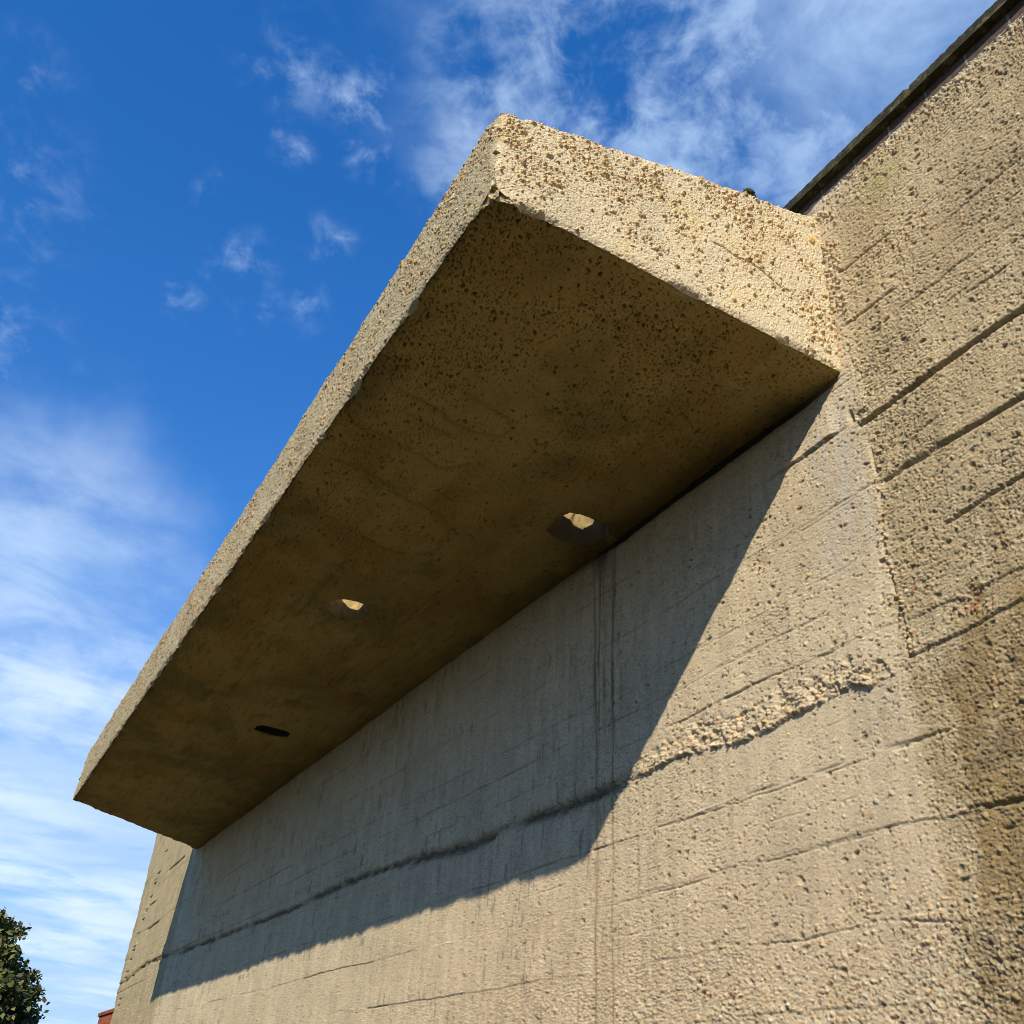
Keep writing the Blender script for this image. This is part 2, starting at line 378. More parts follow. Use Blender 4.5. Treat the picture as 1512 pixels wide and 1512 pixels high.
    # ---- pour joint: honeycombed lip of the upper lift above the smooth lower lift
    jp = [(0, 3.25), (2.258, 3.211), (2.347, 3.167), (2.455, 3.155), (2.542, 3.180), (2.659, 3.180), (2.815, 3.167), (2.979, 3.15), (3.153, 3.132),
          (3.38, 3.163), (3.682, 3.184), (4.077, 3.172), (4.39, 3.151), (4.807, 3.16), (5.279, 3.177), (5.809, 3.153), (6.43, 3.196), (7.422, 3.255),
          (8.313, 3.271), (9.545, 3.240), (11.392, 3.270), (13.907, 3.31), (16.6, 3.40), (18.4, 3.3)]
    zl = lineat(jp, a) + wob(11, .014, 44) + wob(40, .006, 45)
    t = z - zl
    lip = sst(a, 2.24, 2.50) * (1 - sst(a, 3.85, 4.3))
    bw = np.interp(a, [2.3, 2.6, 3.05, 3.5, 4.1], [.09, .15, .18, .15, .11])
    inb = sst(t, -.004, .004) * (1 - sst(t + (fbm2(a * 14, z * 14, 84, 3) - .5) * .12, bw * .6, bw * 1.15)) * lip
    h += lip * np.where(t > 0, (.012 + .010 * (fbm2(a * 12, 0 * a, 46, 2))) * np.exp(-np.maximum(t, 0) / .20), 0)
    h -= inb * .016 * sst(fbm2(a * 20, z * 20, 47, 3), .45, .65)
    stones(72, np.clip(inb * (.50 + .36 * (t < bw * .5) * sst(fbm2(a * 6, z * 9, 83, 2), .3, .6)) - .05, 0, 1), .0075, 260)
    stones(44, np.clip(inb * .20, 0, 1), .010, 262)
    tl_ = lineat([(2.4, 3.365), (2.576, 3.359), (3.039, 3.372), (3.465, 3.359), (4.076, 3.359)], a) + wob(9, .008, 49)
    h -= np.exp(-((z - tl_) / .005) ** 2) * .008 * within(a, 2.5, 3.7, .1) * sst(fbm2(a * 8, 0 * a, 50, 3), .35, .5)
    shd = sst(a, 3.95, 4.3)
    wdt = .016 + .028 * fbm2(a * 1.3, 0 * a, 51, 2)
    rg = shd * np.exp(-((t - .01) / wdt) ** 2) * (.35 + .65 * sst(fbm2(a * 4, z * 9, 52, 3), .26, .5))
    h -= rg * (.018 + .060 * (fbm2(a * 30, z * 38, 53, 3) - .35))
    stones(40, rg * .65, .013, 264)
    # stone nests
    for (na, nz, nr) in ((1.964, 3.315, .075), (2.35, 2.30, .12), (1.95, 2.25, .15), (3.35, 2.08, .10), (3.02, 3.95, .05), (2.62, 2.42, .12)):
        mk = np.exp(-(((a - na) / nr) ** 2 + ((z - nz) / nr * 1.3) ** 2))
        h -= mk * .012 * (nr < .09)
        stones(56, np.clip(mk * .55, 0, 1) * (mk > .2), .006 if nr > .09 else .010, 280 + int(na * 10))
    # broken stones just under the bricks and beside the canopy
    mk = sst(z, 5.67, 5.79) * sst(fbm2(a * 2.5, 0 * a, 57, 2), .35, .55) * right
    stones(46, mk * .7, .008, 300)
    mk = within(a, 2.27, 2.42, .02) * within(z, 4.95, 5.75, .08) * sst(fbm2(a * 8, z * 5, 58, 2), .35, .55)
    stones(44, mk * .95, .013, 302)
    # single lost stone
    bh = np.hypot((a - 2.932) / .011, (z - 2.504) / .016); h -= .016 * np.exp(-bh ** 4)
    # gap under the canopy
    gp = within(a, 2.40, 14.4, .03)
    gw = .010 + .030 * within(a, 2.45, 4.4, .3) * (.6 + .8 * fbm2(a * 3, 0 * a, 61, 2))
    h -= gp * .010 * sst(z, ZS - gw - .01, ZS - gw)
    # far strip: leaning cracks
    ca = np.interp(z, [1, 3.746, 4.116, 4.6, 5.208, 5.8], [18.7, 18.4, 18.2, 17.8, 17.4, 17.1]) + (fbm2(0 * a, z * 8, 36, 3) - .5) * .12
    h -= np.exp(-((a - ca) / .09) ** 2) * .03 * (fbm2(0 * a, z * 22, 37, 2) > .47) * sst(z, 2.6, 3.2)
    for z0, s0, lo_, hi_ in ((4.75, 0, 15.4, 16.6), (4.38, 0, 17.2, 18.2), (3.98, 0, 16.4, 17.4)):
        h -= np.exp(-((z - z0 - wob(3, .015, int(z0 * 10))) / .014) ** 2) * .022 * within(a, lo_, hi_, .1)
    ca2 = 14.2 + 0 * a + (fbm2(0 * a, z * 5, 38, 2) - .5) * .1
    h -= np.exp(-((a - ca2) / .05) ** 2) * .02 * within(z, 3.7, 4.5, .1)
    # corner wear on the left end
    ew = sst(a, 18.8, 19.3)
    h -= ew * .05 * fbm2(a * 3, z * 6, 39, 3) + sst(a, 19.2, 19.3) * .04
    # ------------------------------------------------------------ albedo
    c = np.zeros(a.shape + (3,), np.float32) + np.array((.478, .392, .262), np.float32)
    n1_ = fbm2(a * 1.1, z * 1.1, 70, 4); n2_ = fbm2(a * 5, z * 5, 71, 4); n3_ = fbm2(a * 26, z * 3.0, 72, 4)
    c = mixc(c, (.475, .37, .235), sst(z, 3.2, 2.2) * .7)
    c = mixc(c, (.45, .395, .26), sst(a, 5, 9) * .6)
    c = mixc(c, (.43, .350, .215), right * .9)
    c = mixc(c, (.32, .25, .14), right * sst(n1_, .46, .68) * .5)
    c = mixc(c, (.43, .39, .33), panel * within(a, 2.33, 2.62, .06) * within(z, 3.75, 4.6, .15) * sst(n3_, .35, .6) * .7)
    c = mixc(c, (.34, .28, .15), far * .75)
    c = mixc(c, (.24, .19, .10), far * sst(n3_, .5, .7) * .6)
    sc_ = stone_col(sid)
    c = c * (1 - stone[..., None] * .8) + sc_ * (stone[..., None] * .8)
    # damp brown stain in the lower right corner
    sa = np.interp(z, [0, 1.6, 1.975, 2.186, 2.407, 2.648, 2.894, 3.15, 3.5], [2.20, 2.18, 2.18, 2.18, 2.155, 2.154, 2.186, 2.12, 1.85])
    stn = 1 - sst(a - sa + (n2_ - .5) * .22 + (fbm2(a * 22, z * 22, 73, 2) - .5) * .12 + (fbm2(a * 30, z * 2.5, 85, 3) - .5) * .12, -.045, .015)
    stn *= sst(z + (n2_ - .5) * .5 + (fbm2(a * 30, z * 2.5, 85, 3) - .5) * .7, 3.65, 3.0)
    c = mixc(c, (.20, .130, .045), stn * (.50 + .50 * sst(n2_, .30, .62)) * (.95 - .45 * stone))
    c = mixc(c, (.15, .10, .045), stn * sst(fbm2(a * 12, z * 12, 74, 3), .52, .7) * .6)
    c = mixc(c, (.27, .20, .10), right * sst(z, 3.9, 3.1) * sst(n2_, .38, .62) * .55)
    c = mixc(c, (.14, .115, .075), pitm * .55)  # pits: dirt plus the shade of small hollows, put into the colour
    c = mixc(c, (.17, .14, .10), np.exp(-(dj / .0045) ** 2) * sst(jm, .62, .40) * (.20 + .35 * panel) * np.where(a > 3, 1, .6))
    c = mixc(c, (.15, .13, .095), sst(fbm2(a * 48, z * 6.5, 81, 3), .66, .75) * (panel + .4 * far) * sst(a, 3.2, 4.6) * (.10 + .45 * sst(fbm2(a * 1.5, z * 2, 82, 3), .45, .6)))
    c = mixc(c, (.26, .11, .04), np.exp(-(((a - 1.964) / .06) ** 2 + ((z - 3.315) / .045) ** 2)) * sst(fbm2(a * 30, z * 30, 86, 3), .38, .6) * .8)
    # vertical weather streaks
    c = c * (1 + (n3_ - .5)[..., None] * .30)
    c = c * (1 + (n2_ - .5)[..., None] * .22)
    c = c * (1 + (wn_ - .5) * .26)[..., None]
    # rust runs under the drain
    for pa, wd_, st_ in (([(5.0, 4.457), (4.638, 4.45), (3.852, 4.411), (3.07, 4.381), (2.069, 4.357), (0, 4.33)],   .009, .85), ([(4.7, 4.248), (3.40, 4.233), (3.04, 4.234), (2.063, 4.21), (0, 4.2)], .007, .85),
                         ([(5, 4.39), (3.4, 4.37), (0, 4.33)], .006, .25), ([(5, 4.32), (3.6, 4.31), (0, 4.3)], .006, .22)):
        p = sorted(pa); al = np.interp(z, [k[0] for k in p], [k[1] for k in p]) + (fbm2(0 * a, z * 5, 75, 3) - .5) * .025
        c = mixc(c, (.20, .135, .05), np.exp(-((a - al) / wd_) ** 2) * st_ * (.4 + .9 * fbm2(0 * a, z * 3, 76, 3)) * (z < ZS + .1))
    wet = within(a, 4.15, 4.42, .03) * within(z, 3.55, 4.9, .25) * sst(fbm2(a * 85, z * 1.1, 78, 3), .50, .68)
    c = mixc(c, (.12, .095, .038), wet * .75 * sst(fbm2(a * 40, z * 5, 79, 3), .30, .6))
    c = mixc(c, (.05, .045, .03), np.exp(-((a - 4.36) / .09) ** 2) * sst(z, ZS - .28, ZS - .03) * .85)
    c = mixc(c, (.06, .055, .04), gp * within(a, 2.5, 4.9, .4) * sst(z, ZS - .075 - .05 * n3_, ZS - .01) * .75)  # soft contact shade and stain painted below the soffit
    c = mixc(c, (.025, .022, .016), gp * within(a, 2.45, 4.5, .3) * sst(z, ZS - gw - .014, ZS - gw + .004) * .97)  # near-black joint line: contact shade painted in, since the recess is shallow
    c = mixc(c, (.085, .075, .045), rg * .85)
    # moss and lime by the bricks
    c = mixc(c, (.30, .28, .07), np.exp(-(((a - 2.2) / .14) ** 2 + ((z - 5.70) / .10) ** 2)) * .0 + np.exp(-(((a - 1.97) / .12) ** 2 + ((z - 5.60) / .12) ** 2)) * .35)
    c = mixc(c, (.50, .46, .36), sst(z, 5.78, 5.81) * sst(n2_, .4, .6) * .5)
    pts = wall_xyz(a, z, h)
    n, k = a.shape
    v = pts.reshape(-1, 3); cc_ = c.reshape(-1, 3)
    idx = np.arange(n * k).reshape(n, k)
    # winding: normals face the viewer (-Y)
    f = np.stack([idx[:-1, :-1], idx[:-1, 1:], idx[1:, 1:], idx[1:, :-1]], -1).reshape(-1, 4)
    # top and end skirts, half a metre deep
    vt = v[idx[:, -1]] + (0, .5, 0); ve = v[idx[-1, :]] + (0, .5, 0)
    b0 = len(v); b1 = b0 + n
    ft = np.stack([idx[:-1, -1], np.arange(b0, b0 + n - 1), np.arange(b0 + 1, b0 + n), idx[1:, -1]], -1)
    fe = np.stack([idx[-1, :-1], np.arange(b1, b1 + k - 1), np.arange(b1 + 1, b1 + k), idx[-1, 1:]], -1)[:, ::-1]
    v = np.concatenate([v, vt, ve]); cc_ = np.concatenate([cc_, c[:, -1], c[-1, :]])
    f = np.concatenate([f, ft, fe])
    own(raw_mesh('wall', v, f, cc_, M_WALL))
build_wall()

# ---------------------------------------------------------------- canopy: a tray with upstands, drain holes in the soffit
HOLES = [(4.13, 4.40, .35, DEP - .005), (6.03, 6.33, 0, 0), (8.93, 9.28, 0, 0)]      # along a; depth filled below (d measured from the front edge)
DF = DW - DEP
HOLES[0] = (4.12, 4.45, 2.47 - DF, 2.83 - DF)
HOLES[1] = (6.04, 6.35, 1.75 - DF, 2.04 - DF)
HOLES[2] = (8.97, 9.22, 2.08 - DF, 2.42 - DF)
TRAY = .345
def tray(d): return .30 + .10 * d / DEP
HF, HWALL = .525, 1.075                       # upstand height at the front and at the wall
def aend(d): return A1 - 1.236 * (1 - d / DEP)     # far end is cut askew
def zsof(d): return ZS + .046 * (1 - d / DEP)
def htop(d): return HF + (HWALL - HF) * np.clip(d / DEP, 0, 1)
RB = .009
def displace(a, d, z, kind):
    """a along, d from the front edge, z up. returns moved point and albedo"""
    a = a.astype(np.float32); d = d.astype(np.float32); z = z.astype(np.float32)
    sn = a - A0; sf = aend(d) - a; sfr = d; sb = z - zsof(d); stp = zsof(d) + htop(d) - z
    if kind == 'soffit': stp = stp + 9
    q = lambda s: np.maximum(0, RB - s)
    va = -q(sn) + q(sf); vd = -q(sfr); vz = -q(sb) + q(stp)
    ln = np.sqrt(va ** 2 + vd ** 2 + vz ** 2) + 1e-6
    na, nd, nz = va / ln, vd / ln, vz / ln
    near_end = np.abs(na) > .7
    # edge wear
    e = np.sort(np.stack([np.maximum(sn, 0), np.maximum(sfr, 0), np.maximum(sb, 0), np.maximum(stp, 0), np.maximum(sf, 0)]), 0)[1]
    edge = np.exp(-(e / .022) ** 2); edge2 = np.exp(-(e / .06) ** 2)
    h = (fbm3(a * 2.2, d * 2.2, z * 2.2, 401, 3) - .5) * .022
    h -= edge * (.020 * fbm3(a * 26, d * 26, z * 26, 410, 3) + .030 * sst(fbm3(a * 6, d * 6, z * 6, 415, 3), .5, .75))
    cd = np.sqrt((a - A0) ** 2 + d ** 2 + (z - zsof(d)) ** 2)
    h -= .036 * np.exp(-(cd / .11) ** 2) * (.8 + .4 * fbm3(a * 14, d * 14, z * 14, 418, 2))
    # far front corner is worn off
    cf = np.sqrt((sf) ** 2 + d ** 2 + (stp * .8) ** 2); h -= .07 * np.exp(-(cf / .20) ** 2)
    out_n = kind == 'rim'
    if out_n:
        fr = fbm3(a * 120, d * 120, z * 120, 420, 2, .6) - .5
        h += fr * .007 - (np.random.default_rng(3).uniform(0, 1, a.shape) > .93) * .006
        top = np.clip((z - zsof(d)) / htop(d), 0, 1)
        dens = np.where(near_end, .42 + .5 * sst(top, .45, .95) + .3 * np.exp(-(d / .2) ** 2) - .3 * sst(top, .35, .10), .55 + .25 * sst(fbm3(a * 1.5, d, z * 4, 425, 2), .4, .6))
        dens = np.where(d > DEP - .22, .75, dens)
        cem = sst(fbm3(a * 5, d * 5, z * 7, 426, 3), .40, .58); dens = dens * (.30 + .70 * cem)
        h += .007
        st = np.zeros_like(a); sid = np.zeros_like(a)
        for scl, k, hh, sd_ in ((105, .75, .0035, 430), (70, .75, .006, 440), (42, .42, .0105, 450), (27, .13, .013, 455)):
            w, i, r = worley3(a * scl, d * scl, z * scl * 1.15, sd_)
            on = (i < dens * k) & (w < 1); b = np.where(on, np.sqrt(np.clip(1 - w * w, 0, 1)), 0)
            bs = np.where(near_end, 1.0, .62)
            h += b * hh * bs; st = np.where(on, np.maximum(st, sst(1 - w, 0, .2)), st); sid = np.where(on, i / np.maximum(dens * k, 1e-3) * .999, sid)
        # flowing crack on the near face
        if True:
            zl = zsof(d) + .30 + .10 * (d / DEP) + (fbm3(d * 3, 0 * d, 0 * d, 460, 3) - .5) * .3
            h -= np.where(near_end, np.exp(-((z - zl) / .006) ** 2) * .02 * within(d, 1.15, 1.6, .05), 0)
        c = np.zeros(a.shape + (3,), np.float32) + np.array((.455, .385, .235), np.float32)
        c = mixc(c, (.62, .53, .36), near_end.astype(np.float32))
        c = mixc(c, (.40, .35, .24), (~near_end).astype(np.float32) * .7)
        nn = fbm3(a * 4, d * 4, z * 4, 470, 3)
        c = mixc(c, (.58, .45, .22), near_end * sst(nn, .5, .7) * .5)
        c = c * (1 + (nn - .5)[..., None] * .3)
        c = c * (1 - st[..., None] * .88) + stone_col(sid) * np.where(near_end, 1.3, 1.0)[..., None] * np.array((1, .98, .86), np.float32) * st[..., None] * .88
    else:
        rs = .5 + .5 * np.exp(-d / .5) + .4 * np.exp(-sn / .7)
        h += (fbm2(a * 60, d * 60, 480, 3) - .5) * .005 * rs
        pits = []
        dens = (.15 + .60 * sst(fbm2(a * 2.6, d * 2.6, 482, 4, .7), .30, .72)) * np.exp(-np.maximum(sn - .6, 0) / 3.0) + .4 * np.exp(-d / .12)
        for scl, k, dp, sd_ in ((62, .28, .009, 484), (34, .09, .013, 487), (100, .30, .006, 489)):
            w, i, r = worley2(a * scl, d * scl * 1.2, sd_); on = (i < dens * k + .012) & (w < 1)
            pv_ = np.where(on, np.sqrt(np.clip(1 - w * w, 0, 1)), 0); h -= pv_ * dp; pits.append(pv_)
        # board lines and two long flat patches left by the formwork
        for d0, lo_, hi_ in ((2.46 - DF, 2.95, 4.1), (2.30 - DF, 4.8, 7.5), (1.62 - DF, 5, 9), (2.62 - DF, 6, 12)):
            h -= np.exp(-((d - d0 - (fbm2(a * 3, 0 * a, 491, 3) - .5) * .02) / .005) ** 2) * .006 * within(a, lo_, hi_, .1)
        def capsule(a0, d0, a1_, d1_, rad):
            ux, uy = a1_ - a0, d1_ - d0; tt = np.clip(((a - a0) * ux + (d - d0) * uy) / (ux * ux + uy * uy), 0, 1)
            return np.hypot(a - a0 - ux * tt, d - d0 - uy * tt) - rad + (fbm2(a * 7, d * 7, 493, 3) - .5) * .10
        flat = np.zeros_like(a); rim_ = np.zeros_like(a)
        for cp in ((3.60, 1.22 - DF, 3.68, 1.72 - DF, .11), (3.95, 1.16 - DF, 4.05, 1.64 - DF, .12), (4.75, 1.25 - DF, 4.9, 1.75 - DF, .28)):
            s_ = capsule(*cp); flat = np.maximum(flat, 1 - sst(s_, -.02, .0)); rim_ = np.maximum(rim_, np.exp(-(s_ / .022) ** 2) * sst(fbm2(a * 5, d * 5, 496, 3), .4, .6))
        h += flat * .004 - rim_ * .002
        pm_ = np.clip(sum(pits), 0, 1)
        nb = fbm2(a * .9, d * 1.8, 494, 4); nc = fbm2(a * 4, d * 4, 495, 4)
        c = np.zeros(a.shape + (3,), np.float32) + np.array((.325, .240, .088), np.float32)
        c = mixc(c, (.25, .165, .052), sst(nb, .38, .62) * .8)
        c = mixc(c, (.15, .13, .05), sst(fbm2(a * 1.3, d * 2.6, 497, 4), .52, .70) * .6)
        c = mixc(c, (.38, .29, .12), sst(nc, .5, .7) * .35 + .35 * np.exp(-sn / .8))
        c = mixc(c, (.40, .30, .13), flat * .16); c = mixc(c, (.15, .10, .04), rim_ * .40)
        c = mixc(c, (.08, .055, .022), pm_ * .62)  # socket dirt and extra hollow shade, both as colour
        c = mixc(c, (.50, .44, .32), (np.random.default_rng(4).uniform(0, 1, a.shape) > .9965) * .7)
        c = mixc(c, (.12, .09, .03), sst(fbm2(a * 5, d * 30, 498, 3), .60, .72) * sst(a, 4.5, 7) * .4)
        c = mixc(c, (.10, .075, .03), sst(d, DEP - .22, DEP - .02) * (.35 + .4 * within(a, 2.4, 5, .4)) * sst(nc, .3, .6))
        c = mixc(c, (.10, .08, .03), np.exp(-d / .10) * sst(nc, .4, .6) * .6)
        hd = np.hypot((a - 4.3) / .3, (d - (2.7 - DF)) / .25); c = mixc(c, (.06, .045, .02), np.exp(-hd ** 2) * .6)
    ra = a - va + na * (RB + h); rd = d - vd + nd * (RB + h); rz = z - vz + nz * (RB + h)
    return np.stack([-ra, DF + rd, rz], -1), c

def build_canopy():
    # lines along the canopy, denser where near
    al = [A0]
    while al[-1] < A1 - .05: al.append(al[-1] + .0036 * (al[-1] / A0) ** 1.5)
    al = np.array(al)
    holes_a = sorted({h[0] for h in HOLES} | {h[1] for h in HOLES}); holes_d = sorted({h[2] for h in HOLES} | {h[3] for h in HOLES})
    edge_a = A0 + np.array([.0, .003, .006, .010, .014])
    al = np.unique(np.round(np.concatenate([al, edge_a, holes_a, [A1]]), 4))
    dl = np.unique(np.round(np.concatenate([np.arange(0, DEP, .0034), [.002, .006, .011, .015], holes_d, [DEP, DEP + .12]]), 4))
    # near the far end the grid is sheared so its last line follows the skew
    tt = (al - A0) / (A1 - A0)
    def amap(t, d):
        s = sst(t, .82, 1.0); return A0 + t * (A1 - A0) - s * (A1 - aend(np.minimum(d, DEP)))
    T, D = np.meshgrid(tt, dl, indexing='ij')
    A = amap(T, D); Z = zsof(np.minimum(D, DEP))
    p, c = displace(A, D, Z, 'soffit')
    for h in HOLES:
        da2 = np.maximum(np.maximum(h[0] - A, A - h[1]), np.maximum(h[2] - D, D - h[3])); wq = np.exp(-(da2 / .05) ** 2)
        p[..., 0] += wq * (fbm2(A * 9, D * 9, 510, 3) - .5) * .06; p[..., 1] += wq * (fbm2(A * 9, D * 9, 511, 3) - .5) * .06
        p[..., 2] += np.exp(-(da2 / .02) ** 2) * .015
        hu, hv = (h[1] - h[0]) / 2, (h[3] - h[2]) / 2
        u = (A - (h[0] + h[1]) / 2) / hu; v = (D - (h[2] + h[3]) / 2) / hv; r_ = np.maximum(np.maximum(np.abs(u), np.abs(v)), 1e-3)
        un, vn = u / r_, v / r_; k_ = np.exp(-(np.maximum(r_ - 1, 0) / .45) ** 2) * .8
        p[..., 0] -= k_ * (un * np.sqrt(1 - vn ** 2 / 2) - un) * r_ * hu; p[..., 1] += k_ * (vn * np.sqrt(1 - un ** 2 / 2) - vn) * r_ * hv
    n, k = A.shape
    idx = np.arange(n * k).reshape(n, k)
    keep = np.ones((n - 1, k - 1), bool)
    ia = lambda x: int(np.argmin(np.abs(al - round(x, 4)))); idd = lambda x: int(np.argmin(np.abs(dl - round(x, 4))))
    F = []; V = [p.reshape(-1, 3)]; C = [c.reshape(-1, 3)]; nv = n * k
    hole_tone = np.array((.16, .12, .055), np.float32)
    for h in HOLES:
        i0, i1, j0, j1 = ia(h[0]), ia(h[1]), idd(h[2]), idd(h[3]); keep[i0:i1, j0:j1] = False
        ring = [(i, j0) for i in range(i0, i1)] + [(i1, j) for j in range(j0, j1)] + [(i, j1) for i in range(i1, i0, -1)] + [(i0, j) for j in range(j1, j0, -1)]
        ring = np.array(ring); base = idx[ring[:, 0], ring[:, 1]]; bp_ = p[ring[:, 0], ring[:, 1]]
        prev = base; m_ = len(ring)
        flare = .0
        for lev in range(1, 25):
            q = bp_.copy(); f_ = lev / 24
            q[:, 2] = bp_[:, 2] * (1 - f_) + (ZS + tray(D[ring[:, 0], ring[:, 1]])) * f_
            q[:, 0] += (fbm3(q[:, 0] * 14, q[:, 1] * 14, q[:, 2] * 14, 501, 3) - .5) * .045 * (f_ < 1); q[:, 1] += (fbm3(q[:, 0] * 14, q[:, 1] * 14, q[:, 2] * 14, 502, 3) - .5) * .045 * (f_ < 1)
            V.append(q); C.append(np.tile(hole_tone * (.25 if h[0] > 8 else 1.9 if h[0] > 5 else 1.2), (m_, 1)) * (1.0 + 1.6 * f_ * f_))
            cur = np.arange(nv, nv + m_); nv += m_
            F.append(np.stack([prev, np.roll(prev, -1), np.roll(cur, -1), cur], -1)); prev = cur
    f = np.stack([idx[:-1, :-1], idx[1:, :-1], idx[1:, 1:], idx[:-1, 1:]], -1)[keep]
    F.append(f)
    # top of the tray
    sa = np.unique(np.concatenate([np.arange(0, n, 25), [n - 1], [ia(h[0]) for h in HOLES], [ia(h[1]) for h in HOLES]]))
    sd_ = np.unique(np.concatenate([np.arange(0, k, 25), [k - 1], [idd(h[2]) for h in HOLES], [idd(h[3]) for h in HOLES]]))
    TA = np.stack([-A[np.ix_(sa, sd_)], DF + D[np.ix_(sa, sd_)], ZS + tray(D[np.ix_(sa, sd_)])], -1)
    kt = np.ones((len(sa) - 1, len(sd_) - 1), bool)
    for h in HOLES:
        x0, x1 = np.searchsorted(sa, [ia(h[0]), ia(h[1])]); y0, y1 = np.searchsorted(sd_, [idd(h[2]), idd(h[3])]); kt[x0:x1, y0:y1] = False
    it = np.arange(nv, nv + TA.shape[0] * TA.shape[1]).reshape(TA.shape[:2]); nv += it.size
    V.append(TA.reshape(-1, 3)); C.append(np.tile(np.array((.40, .34, .22), np.float32), (it.size, 1)))
    F.append(np.stack([it[:-1, :-1], it[:-1, 1:], it[1:, 1:], it[1:, :-1]], -1)[kt])
    can = empty('canopy', (-A0, DW, ZS)); can.parent = building; can.matrix_parent_inverse = building_inv
    inv = Matrix.Translation((A0, -DW, -ZS))
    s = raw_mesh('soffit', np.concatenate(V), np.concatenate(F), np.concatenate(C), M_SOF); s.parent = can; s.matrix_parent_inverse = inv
    # upstand swept round the three free sides
    near = [(A0, d) for d in dl[::-1]]
    front = [(amap((x - A0) / (A1 - A0), np.float64(0)), 0.0) for x in al[1:]]
    farr = [(aend(min(d, DEP)), d) for d in np.linspace(0, DEP, 60)[1:]]
    path = np.array(near + front + farr); nn_, nf = len(near), len(front)
    side = np.array([0] * nn_ + [1] * nf + [2] * len(farr))
    wid = .22
    up = np.unique(np.concatenate([np.linspace(0, 1, 280), [.004, .008, .992, .996]])); ov = np.linspace(0, 1, 45)[1:]
    rows_a = []; rows_d = []; rows_z = []
    pa, pd = path[:, 0], path[:, 1]
    dcl = np.minimum(pd, DEP)
    for u in up:
        rows_a.append(pa); rows_d.append(pd); rows_z.append(zsof(dcl) + htop(dcl) * u)
    for o_ in ov:
        f_ = o_ * wid
        aa = np.where(side == 0, A0 + f_, np.where(side == 1, np.clip(pa, A0 + f_, aend(0) - f_), pa - f_))
        dd = np.where(side == 1, f_, np.maximum(pd, f_))
        dc2 = np.minimum(dd, DEP)
        rows_a.append(aa); rows_d.append(dd); rows_z.append(zsof(dc2) + htop(dc2))
    A2 = np.stack(rows_a, 1); D2 = np.stack(rows_d, 1); Z2 = np.stack(rows_z, 1)
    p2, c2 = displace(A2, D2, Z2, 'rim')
    # inner face down to the tray
    last = p2[:, -1].copy(); last[:, 2] = ZS + .28
    p2 = np.concatenate([p2, last[:, None]], 1); c2 = np.concatenate([c2, c2[:, -1:]], 1)
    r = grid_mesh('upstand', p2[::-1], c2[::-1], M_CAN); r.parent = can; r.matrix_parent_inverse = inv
build_canopy()

# ---------------------------------------------------------------- brick course and coping on the wall head
def brick_build(b):
    t = N('ShaderNodeTexCoord').outputs['Object']
    sp = N('ShaderNodeSeparateXYZ'); L(t, sp.inputs[0])
    cb = N('ShaderNodeCombineXYZ'); L(sp.outputs[0], cb.inputs[0]); L(sp.outputs[2], cb.inputs[1])
    br = N('ShaderNodeTexBrick'); L(cb.outputs[0], br.inputs['Vector'])
    br.inputs['Scale'].default_value = 1; br.inputs['Brick Width'].default_value = .225; br.inputs['Row Height'].default_value = .095
    br.inputs['Mortar Size'].default_value = .006; br.inputs['Mortar Smooth'].default_value = .2; br.inputs['Bias'].default_value = -.1
    br.inputs['Color1'].default_value = (.105, .072, .058, 1); br.inputs['Color2'].default_value = (.07, .056, .048, 1); br.inputs['Mortar'].default_value = (.22, .19, .15, 1)
    nn = noise(t, 40, 5, .65)
    mxx = N('ShaderNodeMix', data_type='RGBA'); mxx.blend_type = 'MULTIPLY'; mxx.inputs[0].default_value = 1
    L(br.outputs[0], mxx.inputs[6]); rr = N('ShaderNodeValToRGB'); L(nn, rr.inputs[0])
    rr.color_ramp.elements[0].position = .3; rr.color_ramp.elements[0].color = (.5, .5, .5, 1); rr.color_ramp.elements[1].position = .7; rr.color_ramp.elements[1].color = (1.3, 1.25, 1.2, 1)
    L(rr.outputs[0], mxx.inputs[7]); L(mxx.outputs[2], b.inputs['Base Color'])
    bp = N('ShaderNodeBump'); bp.inputs['Strength'].default_value = .6; bp.inputs['Distance'].default_value = .006; bp.invert = True
    L(mth('SUBTRACT', br.outputs['Fac'], mth('MULTIPLY', nn, .4)), bp.inputs['Height']); L(bp.outputs[0], b.inputs['Normal'])
M_BR = material('dark_engineering_brick', brick_build)
